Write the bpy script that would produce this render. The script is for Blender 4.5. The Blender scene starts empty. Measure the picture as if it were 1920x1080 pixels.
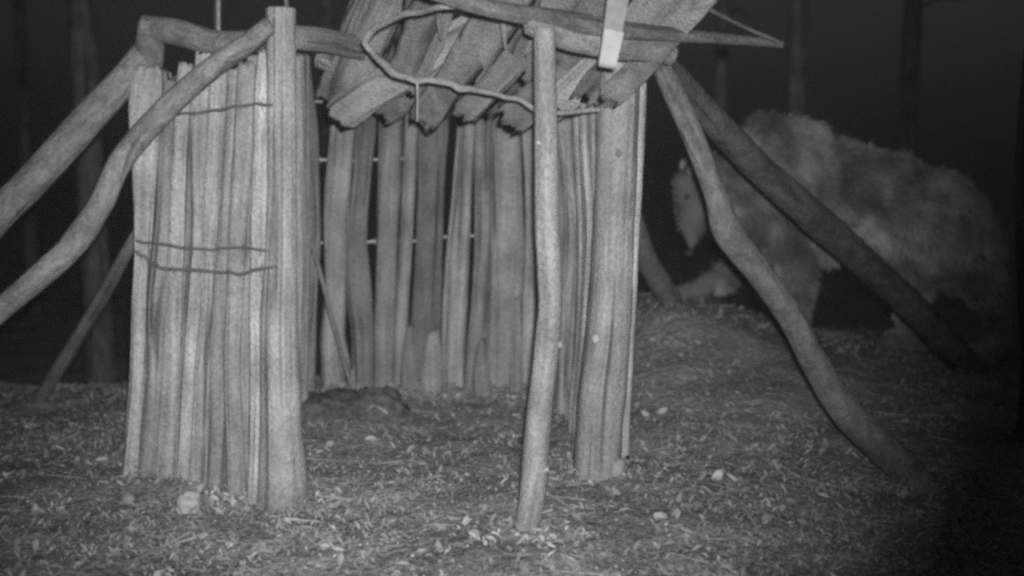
import bpy, math, random
import numpy as np
from mathutils import Vector, Matrix
from mathutils import noise as mn

random.seed(7); rng = np.random.default_rng(7)
sc = bpy.context.scene
C = sc.collection

# ---------------------------------------------------------------- camera
CAM_H = 1.36
FPX = 2317.0                                   # focal length in pixels of the 1920 frame
PITCH = math.atan(300 / FPX)
cd = bpy.data.cameras.new('trail_camera')
cam = bpy.data.objects.new('trail_camera', cd); C.objects.link(cam)
cd.sensor_width = 36.0; cd.lens = 36.0 * FPX / 1920.0
cam.location = (0, 0, CAM_H)
cam.rotation_euler = (math.pi / 2 - PITCH, 0, 0)
cd.clip_start = 0.05; cd.clip_end = 500
cd.dof.use_dof = True; cd.dof.focus_distance = 4.4; cd.dof.aperture_fstop = 1.25
sc.camera = cam

# ---------------------------------------------------------------- world (night, infrared)
w = bpy.data.worlds.new("World"); sc.world = w; w.use_nodes = True
bg = w.node_tree.nodes['Background']
bg.inputs[0].default_value = (1, 1, 1, 1); bg.inputs[1].default_value = 0.021

# ---------------------------------------------------------------- the camera's own infrared flash
ld = bpy.data.lights.new('infrared_flash', 'SPOT')
lo = bpy.data.objects.new('infrared_flash', ld); C.objects.link(lo)
lo.location = (0.035, 0.0, CAM_H + 0.075)
ld.energy = 1520; ld.spot_size = math.radians(55.5); ld.spot_blend = 1.0; ld.shadow_soft_size = 0.025
ld.color = (1, 1, 1)
_dir = Vector(((770 - 960) / FPX, 1.0, (540 - 450) / FPX))
_dir.rotate(Matrix.Rotation(-PITCH, 3, 'X'))
lo.rotation_euler = _dir.to_track_quat('-Z', 'Y').to_euler()

sc.view_settings.view_transform = 'Standard'; sc.view_settings.look = 'None'
sc.view_settings.gamma = 1.0; sc.view_settings.exposure = 0.0
sc.cycles.max_bounces = 5; sc.cycles.volume_bounces = 3
sc.cycles.pixel_filter_type = 'BLACKMAN_HARRIS'; sc.cycles.filter_width = 3.1
sc.cycles.use_denoising = False
sc.cycles.sample_clamp_indirect = 0.25

# ================================================================ helpers
CAMV = Vector((0, 0, CAM_H)); ROT = Matrix.Rotation(-PITCH, 3, 'X'); FWD = ROT @ Vector((0, 1, 0))
def P(px, py, d):
    "point at world distance Y=d seen at a pixel of the photograph"
    v = ROT @ Vector(((px - 960) / FPX, 1.0, (540 - py) / FPX))
    return CAMV + v * (d / v.y)
def M(wpx, p):
    return wpx * (Vector(p) - CAMV).dot(FWD) / FPX

def _base(px, py):
    d = CAM_H / math.tan(math.atan((py - 540) / FPX) + PITCH); return P(px, py, d).x, d
MOUNDS = [(*_base(530, 935), .035), (*_base(983, 1012), .035), (*_base(1120, 893), .035), (*_base(460, 925), .04), (*_base(410, 915), .03), (*_base(350, 905), .04), (*_base(290, 900), .03), (*_base(250, 890), .04), (*_base(1745, 905), .05), (*_base(640, 745), .05), (*_base(700, 740), .03), (*_base(780, 742), .06), (*_base(860, 742), .04), (*_base(940, 742), .05), (*_base(1000, 745), .04)]
def terrain(x, y):
    x = np.asarray(x, float); y = np.asarray(y, float)
    z = 0.40 * np.exp(-((x - 0.9) / np.where(x < 0.9, .42, 1.0)) ** 2 - ((y - 7.1) / 1.15) ** 2)
    z += 0.05 * np.exp(-((x + 0.1) / 0.9) ** 2 - ((y - 6.6) / 0.5) ** 2)
    s = 1 / (1 + np.exp((x + 1.15) * 5)); t = 1 / (1 + np.exp(-(y - 7.7) * 2.2))
    z -= 0.8 * s * t
    t2 = 1 / (1 + np.exp(-(y - 10) * 1.2))
    z -= 0.5 * t2 * (1 - s)
    z += 0.02 * np.sin(x * 2.3 + 1) * np.sin(y * 1.9) + 0.010 * np.sin(x * 7.1 + y * 3) * np.sin(y * 6.3 - x * 2)
    for (mx_, my_, mh) in MOUNDS: z += mh * .55 * np.exp(-((x - mx_) ** 2 + (y - my_) ** 2) / .10 ** 2)
    far = np.clip((y - 25) / 60, 0, 1)
    z += far * (0.8 * np.sin(x * 0.07) + 0.6)
    return z
def tz(x, y): return float(terrain(x, y))

def props(o, label=None, cat=None, group=None, kind=None):
    if label: o['label'] = label
    if cat: o['category'] = cat
    if group: o['group'] = group
    if kind: o['kind'] = kind
    return o
def thing(name, label, cat, loc=(0, 0, 0), group=None):
    o = bpy.data.objects.new(name, None); C.objects.link(o); o.location = loc
    o.empty_display_size = 0.2
    return props(o, label, cat, group)
def link(name, me, mat, parent=None, smooth=True):
    o = bpy.data.objects.new(name, me); C.objects.link(o)
    if mat: me.materials.append(mat)
    if smooth: me.polygons.foreach_set('use_smooth', [True] * len(me.polygons))
    if parent is not None:
        o.parent = parent
        o.matrix_parent_inverse = Matrix.Translation(-parent.location)
    return o

class Buf:
    "collects vertices, faces and uvs for one mesh"
    def __init__(s): s.v = []; s.f = []; s.uv = []
    def mesh(s, name):
        me = bpy.data.meshes.new(name); me.from_pydata([tuple(p) for p in s.v], [], s.f)
        l = me.uv_layers.new(name='UVMap')
        l.data.foreach_set('uv', [c for t in s.uv for c in t])
        me.update(); return me

def catmull(pts, k):
    out = []
    n = len(pts)
    for i in range(n - 1):
        p0 = pts[max(i - 1, 0)]; p1 = pts[i]; p2 = pts[i + 1]; p3 = pts[min(i + 2, n - 1)]
        m = max(1, k[i])
        for j in range(m):
            t = j / m
            out.append(0.5 * ((2 * p1) + (p2 - p0) * t + (2 * p0 - 5 * p1 + 4 * p2 - p3) * t * t + (3 * p1 - p0 - 3 * p2 + p3) * t ** 3))
    out.append(pts[-1]); return out

def sweep(buf, pts, hw, ht, wide=(1, 0, 0), n=14, rough=0.05, ridge=0.10, wob=0.16, ragged=0.0, step=0.028, seed=None, seal=0.6, sq=1.0):
    """timber: a closed sweep along pts with half width hw and half thickness ht per point; ridges run with the grain"""
    sd = random.random() * 100 if seed is None else seed
    pts = [Vector(p) for p in pts]
    k = [max(1, int((pts[i + 1] - pts[i]).length / step)) for i in range(len(pts) - 1)]
    arr = [np.array(list(p) + [a, b]) for p, a, b in zip(pts, hw, ht)]
    path = catmull(arr, k)
    W0 = Vector(wide).normalized(); rr = random.Random(sd)
    rid = [rr.uniform(-1, 1) for _ in range(n)]
    base = len(buf.v); L = 0; prev = None; m = len(path); Ls = []
    def ring(c, T, a, b, L, sc_=1.0, off=None):
        W = (W0 - T * W0.dot(T)).normalized(); N = T.cross(W)
        for q in range(n):
            an = 2 * math.pi * q / n
            ca, sa = math.cos(an), math.sin(an)
            if sq != 1.0: ca = math.copysign(abs(ca) ** sq, ca); sa = math.copysign(abs(sa) ** sq, sa)
            e = 1 + ridge * rid[q] * (0.5 + mn.noise(Vector((sd + q * 3.1, L * 1.3, 0))))
            e += rough * mn.noise(Vector((ca * 1.7 + sd, sa * 1.7, L * 9.0)))
            wv = 1 + wob * mn.noise(Vector((sd * 1.7, L * 2.4, 5 + (1 if ca > 0 else 0))))
            p = c + W * (a * ca * e * wv * sc_) + N * (b * sa * e * sc_)
            if off: p += T * off[q]
            buf.v.append(p)
    for i, r in enumerate(path):
        c = Vector(r[:3]); a, b = max(r[3], .0005), max(r[4], .0005)
        nx = Vector(path[min(i + 1, m - 1)][:3]) - Vector(path[max(i - 1, 0)][:3]); T = nx.normalized()
        if prev is not None: L += (c - prev).length
        prev = c; Ls.append(L)
        off = None
        if ragged and i in (0, m - 1):
            off = [ragged * rr.uniform(-1, 1) for _ in range(n)]
        if i == 0:
            ring(c, T, a, b, L, seal, off); ring(c + T * min(a, b) * (1 - seal) * .6, T, a, b, L, 1.0, off)
        elif i == m - 1:
            ring(c - T * min(a, b) * (1 - seal) * .6, T, a, b, L, 1.0, off); ring(c, T, a, b, L, seal, off)
        else: ring(c, T, a, b, L)
    Ls = [Ls[0]] + Ls + [Ls[-1]]
    rings = m + 2
    circ = 2 * math.pi * (hw[0] + ht[0]) / 2
    for i in range(rings - 1):
        for q in range(n):
            q2 = (q + 1) % n
            a0 = base + i * n
            buf.f.append((a0 + q, a0 + q2, a0 + n + q2, a0 + n + q))
            u0, u1 = q / n * circ, (q + 1) / n * circ
            buf.uv += [(u0, Ls[i]), (u1, Ls[i]), (u1, Ls[i + 1]), (u0, Ls[i + 1])]
    buf.f.append(tuple(base + q for q in range(n - 1, -1, -1))); buf.uv += [(math.cos(q) * .02, math.sin(q) * .02) for q in range(n)]
    e0 = base + (rings - 1) * n
    buf.f.append(tuple(e0 + q for q in range(n))); buf.uv += [(math.cos(q) * .02, math.sin(q) * .02) for q in range(n)]

def timber(name, mat, parent, spec, flat=1.0, wide=(1, 0, 0), **kw):
    "spec: list of (px, py, distance, width_px); flat = thickness / width"
    pts = [P(a, b, d) for a, b, d, _ in spec]
    hw = [M(s[3], p) / 2 for s, p in zip(spec, pts)]
    b = Buf(); sweep(b, pts, hw, [h * flat for h in hw], wide, **kw)
    return link(name, b.mesh(name), mat, parent)

# ---------------------------------------------------------------- materials (infrared picture: all neutral greys)
def nodes(name):
    m = bpy.data.materials.new(name); m.use_nodes = True
    return m, m.node_tree, m.node_tree.nodes['Principled BSDF']
def N_(nt, t, **kw):
    n = nt.nodes.new(t)
    for k, v in kw.items(): setattr(n, k, v)
    return n
def ramp(nt, stops):
    r = N_(nt, 'ShaderNodeValToRGB'); e = r.color_ramp.elements
    while len(e) < len(stops): e.new(0.5)
    for el, (p, g) in zip(e, stops): el.position = p; el.color = (g, g, g, 1)
    return r
def wood(name, lo, mid, hi, su=60, sv=2.2, bump=0.5, crack=.4):
    m, nt, b = nodes(name); L = nt.links.new
    uv = N_(nt, 'ShaderNodeUVMap'); oi = N_(nt, 'ShaderNodeObjectInfo')
    mp = N_(nt, 'ShaderNodeMapping'); mp.inputs['Scale'].default_value = (su, sv, 1)
    cmb = N_(nt, 'ShaderNodeCombineXYZ'); mul = N_(nt, 'ShaderNodeMath', operation='MULTIPLY'); mul.inputs[1].default_value = 37.0
    L(oi.outputs['Random'], mul.inputs[0]); L(mul.outputs[0], cmb.inputs[2]); L(mul.outputs[0], cmb.inputs[1])
    add = N_(nt, 'ShaderNodeVectorMath', operation='ADD')
    L(uv.outputs[0], mp.inputs[0]); L(mp.outputs[0], add.inputs[0]); L(cmb.outputs[0], add.inputs[1])
    n1 = N_(nt, 'ShaderNodeTexNoise'); n1.inputs['Scale'].default_value = 1.0; n1.inputs['Detail'].default_value = 5; n1.inputs['Distortion'].default_value = 0.6
    L(add.outputs[0], n1.inputs['Vector'])
    r1 = ramp(nt, [(0.30, lo), (0.5, mid), (0.72, hi)]); L(n1.outputs[0], r1.inputs[0])
    # blotches (weathering) and a per piece tone
    tc = N_(nt, 'ShaderNodeTexCoord')
    n2 = N_(nt, 'ShaderNodeTexNoise'); n2.inputs['Scale'].default_value = 5; n2.inputs['Detail'].default_value = 6
    L(tc.outputs['Object'], n2.inputs['Vector'])
    mr = N_(nt, 'ShaderNodeMapRange'); mr.inputs[1].default_value = .3; mr.inputs[2].default_value = .7; mr.inputs[3].default_value = .72; mr.inputs[4].default_value = 1.22
    L(n2.outputs[0], mr.inputs[0])
    mr2 = N_(nt, 'ShaderNodeMapRange'); mr2.inputs[3].default_value = .72; mr2.inputs[4].default_value = 1.24
    L(oi.outputs['Random'], mr2.inputs[0])
    mm = N_(nt, 'ShaderNodeMath', operation='MULTIPLY'); L(mr.outputs[0], mm.inputs[0]); L(mr2.outputs[0], mm.inputs[1])
    n3 = N_(nt, 'ShaderNodeTexNoise'); n3.inputs['Scale'].default_value = 75; n3.inputs['Detail'].default_value = 6; n3.inputs['Roughness'].default_value = .7
    L(tc.outputs['Object'], n3.inputs['Vector'])
    mr3 = N_(nt, 'ShaderNodeMapRange'); mr3.inputs[1].default_value = .25; mr3.inputs[2].default_value = .75; mr3.inputs[3].default_value = .55; mr3.inputs[4].default_value = 1.42
    L(n3.outputs[0], mr3.inputs[0])
    mm2 = N_(nt, 'ShaderNodeMath', operation='MULTIPLY'); L(mm.outputs[0], mm2.inputs[0]); L(mr3.outputs[0], mm2.inputs[1])
    mx = N_(nt, 'ShaderNodeVectorMath', operation='MULTIPLY'); L(r1.outputs[0], mx.inputs[0]); L(mm2.outputs[0], mx.inputs[1])
    mpc = N_(nt, 'ShaderNodeMapping'); mpc.inputs['Scale'].default_value = (su * .75, .55 + sv * .12, 1)
    L(uv.outputs[0], mpc.inputs[0]); addc = N_(nt, 'ShaderNodeVectorMath', operation='ADD'); L(mpc.outputs[0], addc.inputs[0]); L(cmb.outputs[0], addc.inputs[1])
    nc = N_(nt, 'ShaderNodeTexNoise'); nc.inputs['Scale'].default_value = 1.0; nc.inputs['Detail'].default_value = 2.5; nc.inputs['Distortion'].default_value = .3
    L(addc.outputs[0], nc.inputs['Vector'])
    mc = N_(nt, 'ShaderNodeMapRange'); mc.inputs[1].default_value = .335; mc.inputs[2].default_value = .43; mc.inputs[3].default_value = crack; mc.inputs[4].default_value = 1.0
    L(nc.outputs[0], mc.inputs[0]); mxc = N_(nt, 'ShaderNodeVectorMath', operation='MULTIPLY'); L(mx.outputs[0], mxc.inputs[0]); L(mc.outputs[0], mxc.inputs[1])
    L(mxc.outputs[0], b.inputs['Base Color']); b.inputs['Roughness'].default_value = 0.85
    b.inputs['Specular IOR Level'].default_value = 0.15
    bc = N_(nt, 'ShaderNodeBump'); bc.inputs['Strength'].default_value = .8; bc.inputs['Distance'].default_value = .02
    hs = N_(nt, 'ShaderNodeMath', operation='MULTIPLY_ADD'); hs.inputs[1].default_value = 1.1; L(n3.outputs[0], hs.inputs[0]); L(mc.outputs[0], hs.inputs[2]); L(hs.outputs[0], bc.inputs['Height'])
    bp = N_(nt, 'ShaderNodeBump'); bp.inputs['Strength'].default_value = bump; bp.inputs['Distance'].default_value = 0.012
    L(n1.outputs[0], bp.inputs['Height']); L(bc.outputs[0], bp.inputs['Normal']); L(bp.outputs[0], b.inputs['Normal'])
    return m
def plain(name, lo, hi, scale=30, rough=0.9, bump=0.0, det=5):
    m, nt, b = nodes(name); L = nt.links.new
    tc = N_(nt, 'ShaderNodeTexCoord'); n = N_(nt, 'ShaderNodeTexNoise'); n.inputs['Scale'].default_value = scale; n.inputs['Detail'].default_value = det
    L(tc.outputs['Object'], n.inputs['Vector']); r = ramp(nt, [(.3, lo), (.7, hi)]); L(n.outputs[0], r.inputs[0])
    L(r.outputs[0], b.inputs['Base Color']); b.inputs['Roughness'].default_value = rough; b.inputs['Specular IOR Level'].default_value = 0.15
    if bump:
        bp = N_(nt, 'ShaderNodeBump'); bp.inputs['Strength'].default_value = bump; bp.inputs['Distance'].default_value = 0.02
        L(n.outputs[0], bp.inputs['Height']); L(bp.outputs[0], b.inputs['Normal'])
    return m
def attr_mat(name, lo, hi, scale=8):
    "tone per leaf / blade from a random attribute, times patches"
    m, nt, b = nodes(name); L = nt.links.new
    a = N_(nt, 'ShaderNodeAttribute'); a.attribute_name = 'tone'
    r = ramp(nt, [(0, lo), (1, hi)]); L(a.outputs['Fac'], r.inputs[0])
    tc = N_(nt, 'ShaderNodeTexCoord'); n = N_(nt, 'ShaderNodeTexNoise'); n.inputs['Scale'].default_value = scale; n.inputs['Detail'].default_value = 4
    L(tc.outputs['Object'], n.inputs['Vector'])
    mr = N_(nt, 'ShaderNodeMapRange'); mr.inputs[1].default_value = .3; mr.inputs[2].default_value = .7; mr.inputs[3].default_value = .5; mr.inputs[4].default_value = 1.4
    L(n.outputs[0], mr.inputs[0]); mx = N_(nt, 'ShaderNodeVectorMath', operation='MULTIPLY')
    L(r.outputs[0], mx.inputs[0]); L(mr.outputs[0], mx.inputs[1]); L(mx.outputs[0], b.inputs['Base Color'])
    b.inputs['Roughness'].default_value = 0.9; b.inputs['Specular IOR Level'].default_value = 0.1
    return m
m_split = wood('weathered_split_wood', .24, .34, .43, su=60, sv=2.0, bump=.7, crack=.35)
m_dark = wood('dark_weathered_wood', .16, .23, .30, su=60, sv=2.4, bump=.6, crack=.4)
m_bark = wood('rough_bark', .15, .21, .28, su=35, sv=14, bump=.8, crack=.6)
m_oldbark = wood('dark_rough_bark', .09, .15, .20, su=35, sv=14, bump=.8, crack=.6)
m_peeled = wood('peeled_pole_wood', .31, .38, .45, su=24, sv=5.0, bump=.4, crack=.75)
m_post = wood('grey_post_wood', .21, .30, .38, su=45, sv=1.6, bump=.5, crack=.5)
m_shingle = wood('bark_edged_roof_wood', .12, .20, .28, su=40, sv=9, bump=1, crack=.3)
m_pale = wood('pale_bare_wood', .28, .38, .48, su=30, sv=9, bump=.4, crack=.8)
m_rust = plain('rusty_wire', .07, .16, 60)
m_wire = plain('bright_wire', .45, .6, 60, .5)
m_tree = wood('forest_bark', .11, .17, .23, su=18, sv=6, bump=.8)
m_leaf = plain('pale_leaf', .32, .48, 25, .9, .3)
m_stone = plain('pale_lump', .38, .58, 25, .9, .3)

# ================================================================ ground
def build_ground():
    def axis(lo, a, b, hi, fine, nf):
        core = np.arange(a, b, fine)
        l = a - np.geomspace(fine, a - lo, nf)[::-1]; r = b + np.geomspace(fine, hi - b, nf)
        return np.concatenate([l, core, r])
    xs = axis(-250, -2.6, 3.6, 250, 0.03, 36); ys = axis(-30, 3.2, 8.6, 400, 0.03, 44)
    X, Y = np.meshgrid(xs, ys); Z = terrain(X, Y)
    fx = (X > -3) & (X < 4) & (Y > 3) & (Y < 9)
    idx = np.argwhere(fx)
    for i, j in idx:
        p = Vector((X[i, j] * 6, Y[i, j] * 6, 0)); Z[i, j] += 0.016 * mn.noise(p) + 0.010 * mn.noise(p * 3.1)
    nx, ny = len(xs), len(ys)
    v = np.stack([X.ravel(), Y.ravel(), Z.ravel()], 1)
    a = (np.arange(ny - 1)[:, None] * nx + np.arange(nx - 1)[None, :]).ravel()
    f = np.stack([a, a + 1, a + nx + 1, a + nx], 1)
    me = bpy.data.meshes.new('ground'); me.from_pydata(v.tolist(), [], f.tolist())
    m, nt, b = nodes('forest_floor'); L = nt.links.new
    tc = N_(nt, 'ShaderNodeTexCoord')
    n1 = N_(nt, 'ShaderNodeTexNoise'); n1.inputs['Scale'].default_value = 2.2; n1.inputs['Detail'].default_value = 8
    n2 = N_(nt, 'ShaderNodeTexNoise'); n2.inputs['Scale'].default_value = 38; n2.inputs['Detail'].default_value = 6
    L(tc.outputs['Object'], n1.inputs[0]); L(tc.outputs['Object'], n2.inputs[0])
    ad = N_(nt, 'ShaderNodeMath', operation='ADD'); L(n1.outputs[0], ad.inputs[0]); L(n2.outputs[0], ad.inputs[1])
    r = ramp(nt, [(.35, .13), (.5, .24), (.66, .38)]); hf = N_(nt, 'ShaderNodeMath', operation='MULTIPLY'); hf.inputs[1].default_value = .5
    L(ad.outputs[0], hf.inputs[0]); L(hf.outputs[0], r.inputs[0]); L(r.outputs[0], b.inputs['Base Color'])
    b.inputs['Roughness'].default_value = 1; b.inputs['Specular IOR Level'].default_value = 0.021
    bp = N_(nt, 'ShaderNodeBump'); bp.inputs['Strength'].default_value = .9; bp.inputs['Distance'].default_value = .03
    L(n2.outputs[0], bp.inputs['Height']); L(bp.outputs[0], b.inputs['Normal'])
    o = link('ground', me, m); props(o, kind='structure')
build_ground()

def scatter_mesh(name, V, F, tone, mat, parent=None, smooth=False):
    me = bpy.data.meshes.new(name); me.from_pydata(V.tolist(), [], F.tolist())
    at = me.attributes.new('tone', 'FLOAT', 'POINT'); at.data.foreach_set('value', tone.astype(np.float32))
    me.update(); return link(name, me, mat, parent, smooth)

def leaves(n, x0, x1, y0, y1, s0, s1, lift=0.012):
    y = y0 + (y1 - y0) * rng.random(n) ** 1.15
    half = y * (960 / FPX) * 1.12
    x = (rng.random(n) * 2 - 1) * half
    dens = 1 - .8 / (1 + np.exp(-(x - .95) * 4)) / (1 + np.exp(-(y - 5.0 + .3 * np.sin(x * 4)) * 4)); keep = rng.random(n) < dens  # litter thinned at right rear, darker soil standing in for weaker light
    x, y = x[keep], y[keep]; n = len(x)
    z = terrain(x, y) + rng.random(n) * lift + .006
    s = s0 + (s1 - s0) * rng.random(n) ** 2
    th = rng.random(n) * 2 * np.pi; tilt = rng.normal(0, .45, n); roll = rng.normal(0, .4, n)
    # leaf outline: 6 points, folded along the midrib
    o = np.array([[-1, 0, .12], [-.35, .48, .2], [.45, .38, .15], [1, 0, -.05], [.45, -.38, .15], [-.35, -.48, .2]])
    O = np.repeat(o[None], n, 0) * (s[:, None, None] * .5)
    O[:, :, 2] *= rng.uniform(-1, 2, n)[:, None]; O[:, :, 1] *= rng.uniform(.5, 1.1, n)[:, None]
    ct, st = np.cos(tilt)[:, None], np.sin(tilt)[:, None]
    X, Y, Z = O[..., 0], O[..., 1], O[..., 2]
    X, Z = X * ct - Z * st, X * st + Z * ct
    cr, sr = np.cos(roll)[:, None], np.sin(roll)[:, None]
    Y, Z = Y * cr - Z * sr, Y * sr + Z * cr
    c, q = np.cos(th)[:, None], np.sin(th)[:, None]
    V = np.stack([X * c - Y * q + x[:, None], X * q + Y * c + y[:, None], Z + z[:, None]], -1).reshape(-1, 3)
    b = np.arange(n)[:, None] * 6
    F = np.concatenate([b + [0, 1, 2, 3], b + [0, 3, 4, 5]])
    tone = np.repeat(rng.random(n) ** 1.6, 6)
    return V, F, tone
parts_ = [leaves(80000, 0, 0, 3.3, 9.5, .005, .022), leaves(9000, 0, 0, 3.3, 9.5, .02, .055, .02), leaves(120, 0, 0, 3.3, 8.5, .05, .09, .03)]
Vs, Fs, Ts = [], [], []; off = 0
for k_, (V, F, t) in enumerate(parts_):
    Vs.append(V); Fs.append(F + off); Ts.append(t * (1, .8, .9)[k_]); off += len(V)
for (mx_, my_, mh) in MOUNDS:
    V, F, t = leaves(170, 0, 0, 3.3, 5, .015, .045); V = V.reshape(-1, 6, 3); nn_ = len(V)
    a = rng.random(nn_) * 6.283; r = .04 + .13 * rng.random(nn_); cx, cy = mx_ + np.cos(a) * r * 1.2, my_ + np.sin(a) * r - .03
    V += (np.stack([cx, cy, terrain(cx, cy) + .008 + .035 * rng.random(nn_) * (1 - r / .2)], -1) - V.mean(1))[:, None, :]
    Vs.append(V.reshape(-1, 3)); Fs.append(F + off); Ts.append(t); off += nn_ * 6
# twigs lying about
nt_ = 600; y = 3.4 + 5.2 * rng.random(nt_); x = (rng.random(nt_) * 2 - 1) * y * .46; z = terrain(x, y) + .015 + .02 * rng.random(nt_)
th = rng.random(nt_) * 6.283; ln = rng.uniform(.03, .16, nt_); c = np.stack([x, y, z], -1); dv = np.stack([np.cos(th), np.sin(th), rng.normal(0, .15, nt_)], -1) * ln[:, None] * .5
up = np.array([0, 0, 1.]); sd_ = np.stack([-np.sin(th), np.cos(th), 0 * th], -1) * rng.uniform(.0015, .004, nt_)[:, None]; uu = up * rng.uniform(.002, .005, nt_)[:, None]
V = np.stack([c - dv - sd_, c - dv + sd_, c - dv + uu, c + dv - sd_ * .6, c + dv + sd_ * .6, c + dv + uu * .6], 1).reshape(-1, 3)
Vs.append(V); Ts.append(np.repeat(rng.random(nt_) * .7, 6)); b_ = np.arange(nt_)[:, None] * 6 + off
Ft = np.concatenate([b_ + [0, 3, 5, 2], b_ + [1, 2, 5, 4]]); Fs.append(Ft)
props(scatter_mesh('leaf_litter', np.concatenate(Vs), np.concatenate(Fs), np.concatenate(Ts), attr_mat('dead_leaves', .17, .46, 4)), kind='stuff')

def blades(n, y0, y1, h0, h1):
    y = y0 + (y1 - y0) * rng.random(n) ** 1.1; x = (rng.random(n) * 2 - 1) * y * (960 / FPX) * 1.12
    keep = (np.sin(x * 3.1 + y) + np.sin(y * 4.3 - x * 2) + rng.normal(0, .8, n)) > 0
    x, y = x[keep], y[keep]; n = len(x); z = terrain(x, y)
    h = h0 + (h1 - h0) * rng.random(n) ** 2; th = rng.random(n) * 6.283; lean = rng.random(n) * 1.2
    wv = .0022 + .002 * rng.random(n); px, py = -np.sin(th), np.cos(th)
    lx, ly = np.cos(th) * lean * h, np.sin(th) * lean * h
    A = np.stack([x - px * wv, y - py * wv, z], -1); B = np.stack([x + px * wv, y + py * wv, z], -1)
    Cc = np.stack([x + lx * .4, y + ly * .4, z + h * .65], -1); D = np.stack([x + lx, y + ly, z + h * .85], -1)
    V = np.stack([A, B, Cc, D], 1).reshape(-1, 3); b = np.arange(n)[:, None] * 4
    F = np.concatenate([b + [0, 1, 2], b + [1, 3, 2]])
    return V, F, np.repeat(rng.random(n), 4)
V, F, t = blades(24000, 3.3, 8.5, .01, .04)
props(scatter_mesh('grass', V, F, t, attr_mat('thin_grass', .2, .4, 9)), kind='stuff')

# ================================================================ the hut
base = P(800, 900, 4.7)
hut = thing('pole_hut', 'open fronted hut of split poles with a board roof and leaning braces', 'hut', (-0.3, 5.2, 0))
GB = -0.06
def foot(spec):
    "push the last point of a standing timber down into the soil"
    return spec
# posts
timber('corner_post', m_post, hut, [(526, 14, 4.40, 57), (527, 200, 4.40, 56), (527, 420, 4.40, 60), (524, 600, 4.40, 72), (526, 780, 4.40, 80), (530, 900, 4.40, 92), (530, 990, 4.40, 100)], flat=.95, wob=.05, ridge=.04, seal=.85, n=20)
fpole = timber('front_pole', m_peeled, hut, [(1021, 50, 3.99, 40), (1023, 200, 3.99, 42), (1025, 400, 3.99, 45), (1031, 560, 3.99, 44), (1026, 640, 3.99, 46), (1018, 718, 3.99, 45), (1009, 803, 3.99, 47), (998, 925, 3.99, 47), (984, 1012, 3.99, 42), (976, 1060, 3.99, 40)], wob=.09, ridge=.05, seal=.85, n=18)
hp = timber('corner_post', m_post, hut, [(1168, 60, 4.71, 70), (1160, 200, 4.71, 80), (1152, 400, 4.71, 76), (1143, 600, 4.71, 84), (1128, 740, 4.71, 92), (1120, 860, 4.71, 88), (1118, 945, 4.71, 90)], wob=.05, ridge=.08, seal=.85, n=20)
timber('wall_board', m_split, hut, [(1196, 60, 4.74, 44), (1192, 200, 4.74, 44), (1184, 400, 4.74, 38), (1178, 560, 4.74, 30), (1172, 700, 4.74, 30), (1168, 860, 4.74, 24)], flat=.5, ragged=.02)
timber('wall_board', m_post, hut, [(1172, 300, 4.66, 14), (1176, 420, 4.66, 14), (1166, 560, 4.665, 12), (1164, 720, 4.66, 14)], flat=.5)
# knots and stubs on the posts
def knot(px, py, d, wpx, parent, mat, stretch=(1, .7, 1.1), name='knot'):
    c = P(px, py, d); r = M(wpx, c) / 2
    b = Buf(); sweep(b, [c + Vector((0, .02, -r * 1.2)), c + Vector((0, 0, -r * .6)), c + Vector((0, -.004, 0)), c + Vector((0, 0, r * .6)), c + Vector((0, .02, r * 1.2))],
                     [r * .5, r * .95, r * 1.1, r * .9, r * .4], [r * .4, r * .7, r * .8, r * .7, r * .3], n=10, step=.01)
    me = b.mesh(name)
    o = bpy.data.objects.new(name, me); C.objects.link(o); me.materials.append(mat)
    me.polygons.foreach_set('use_smooth', [True] * len(me.polygons))
    o.parent = parent; o.matrix_parent_inverse = Matrix.Identity(4)
    if parent.parent is not None:      # a sub-part lives in the thing's space already
        o.matrix_parent_inverse = (Matrix.Translation(parent.parent.location) @ parent.matrix_parent_inverse @ parent.matrix_local).inverted()
    return o
def stub(parent, spec, mat, name='branch_stub'):
    pts = [P(a, b, d) for a, b, d, _ in spec]; hw = [M(s[3], p) / 2 for s, p in zip(spec, pts)]
    b = Buf(); sweep(b, pts, hw, hw, wide=(0, 1, 0.01), n=8, step=.01)
    me = b.mesh(name); o = bpy.data.objects.new(name, me); C.objects.link(o); me.materials.append(mat)
    me.polygons.foreach_set('use_smooth', [True] * len(me.polygons))
    o.parent = parent
    if parent.parent is not None: o.matrix_parent_inverse = Matrix.Translation(-parent.parent.location)
    else: o.matrix_parent_inverse = Matrix.Translation(-parent.location)
    return o
knot(1117, 636, 4.622, 15, hp, m_pale); knot(1160, 288, 4.615, 10, hp, m_pale)
knot(1036, 590, 3.95, 9, fpole, m_pale); knot(1010, 268, 3.95, 8, fpole, m_pale); knot(1050, 646, 3.98, 10, fpole, m_peeled); knot(1024, 880, 3.97, 9, fpole, m_pale)
stub(hp, [(1150, 272, 4.66, 14), (1185, 266, 4.63, 10), (1213, 264, 4.62, 7)], m_post)
stub(hp, [(1186, 530, 4.72, 10), (1192, 548, 4.7, 9), (1199, 553, 4.69, 6)], m_pale)
stub(hp, [(1190, 400, 4.72, 8), (1198, 425, 4.7, 6), (1204, 436, 4.69, 3)], m_pale)

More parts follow.
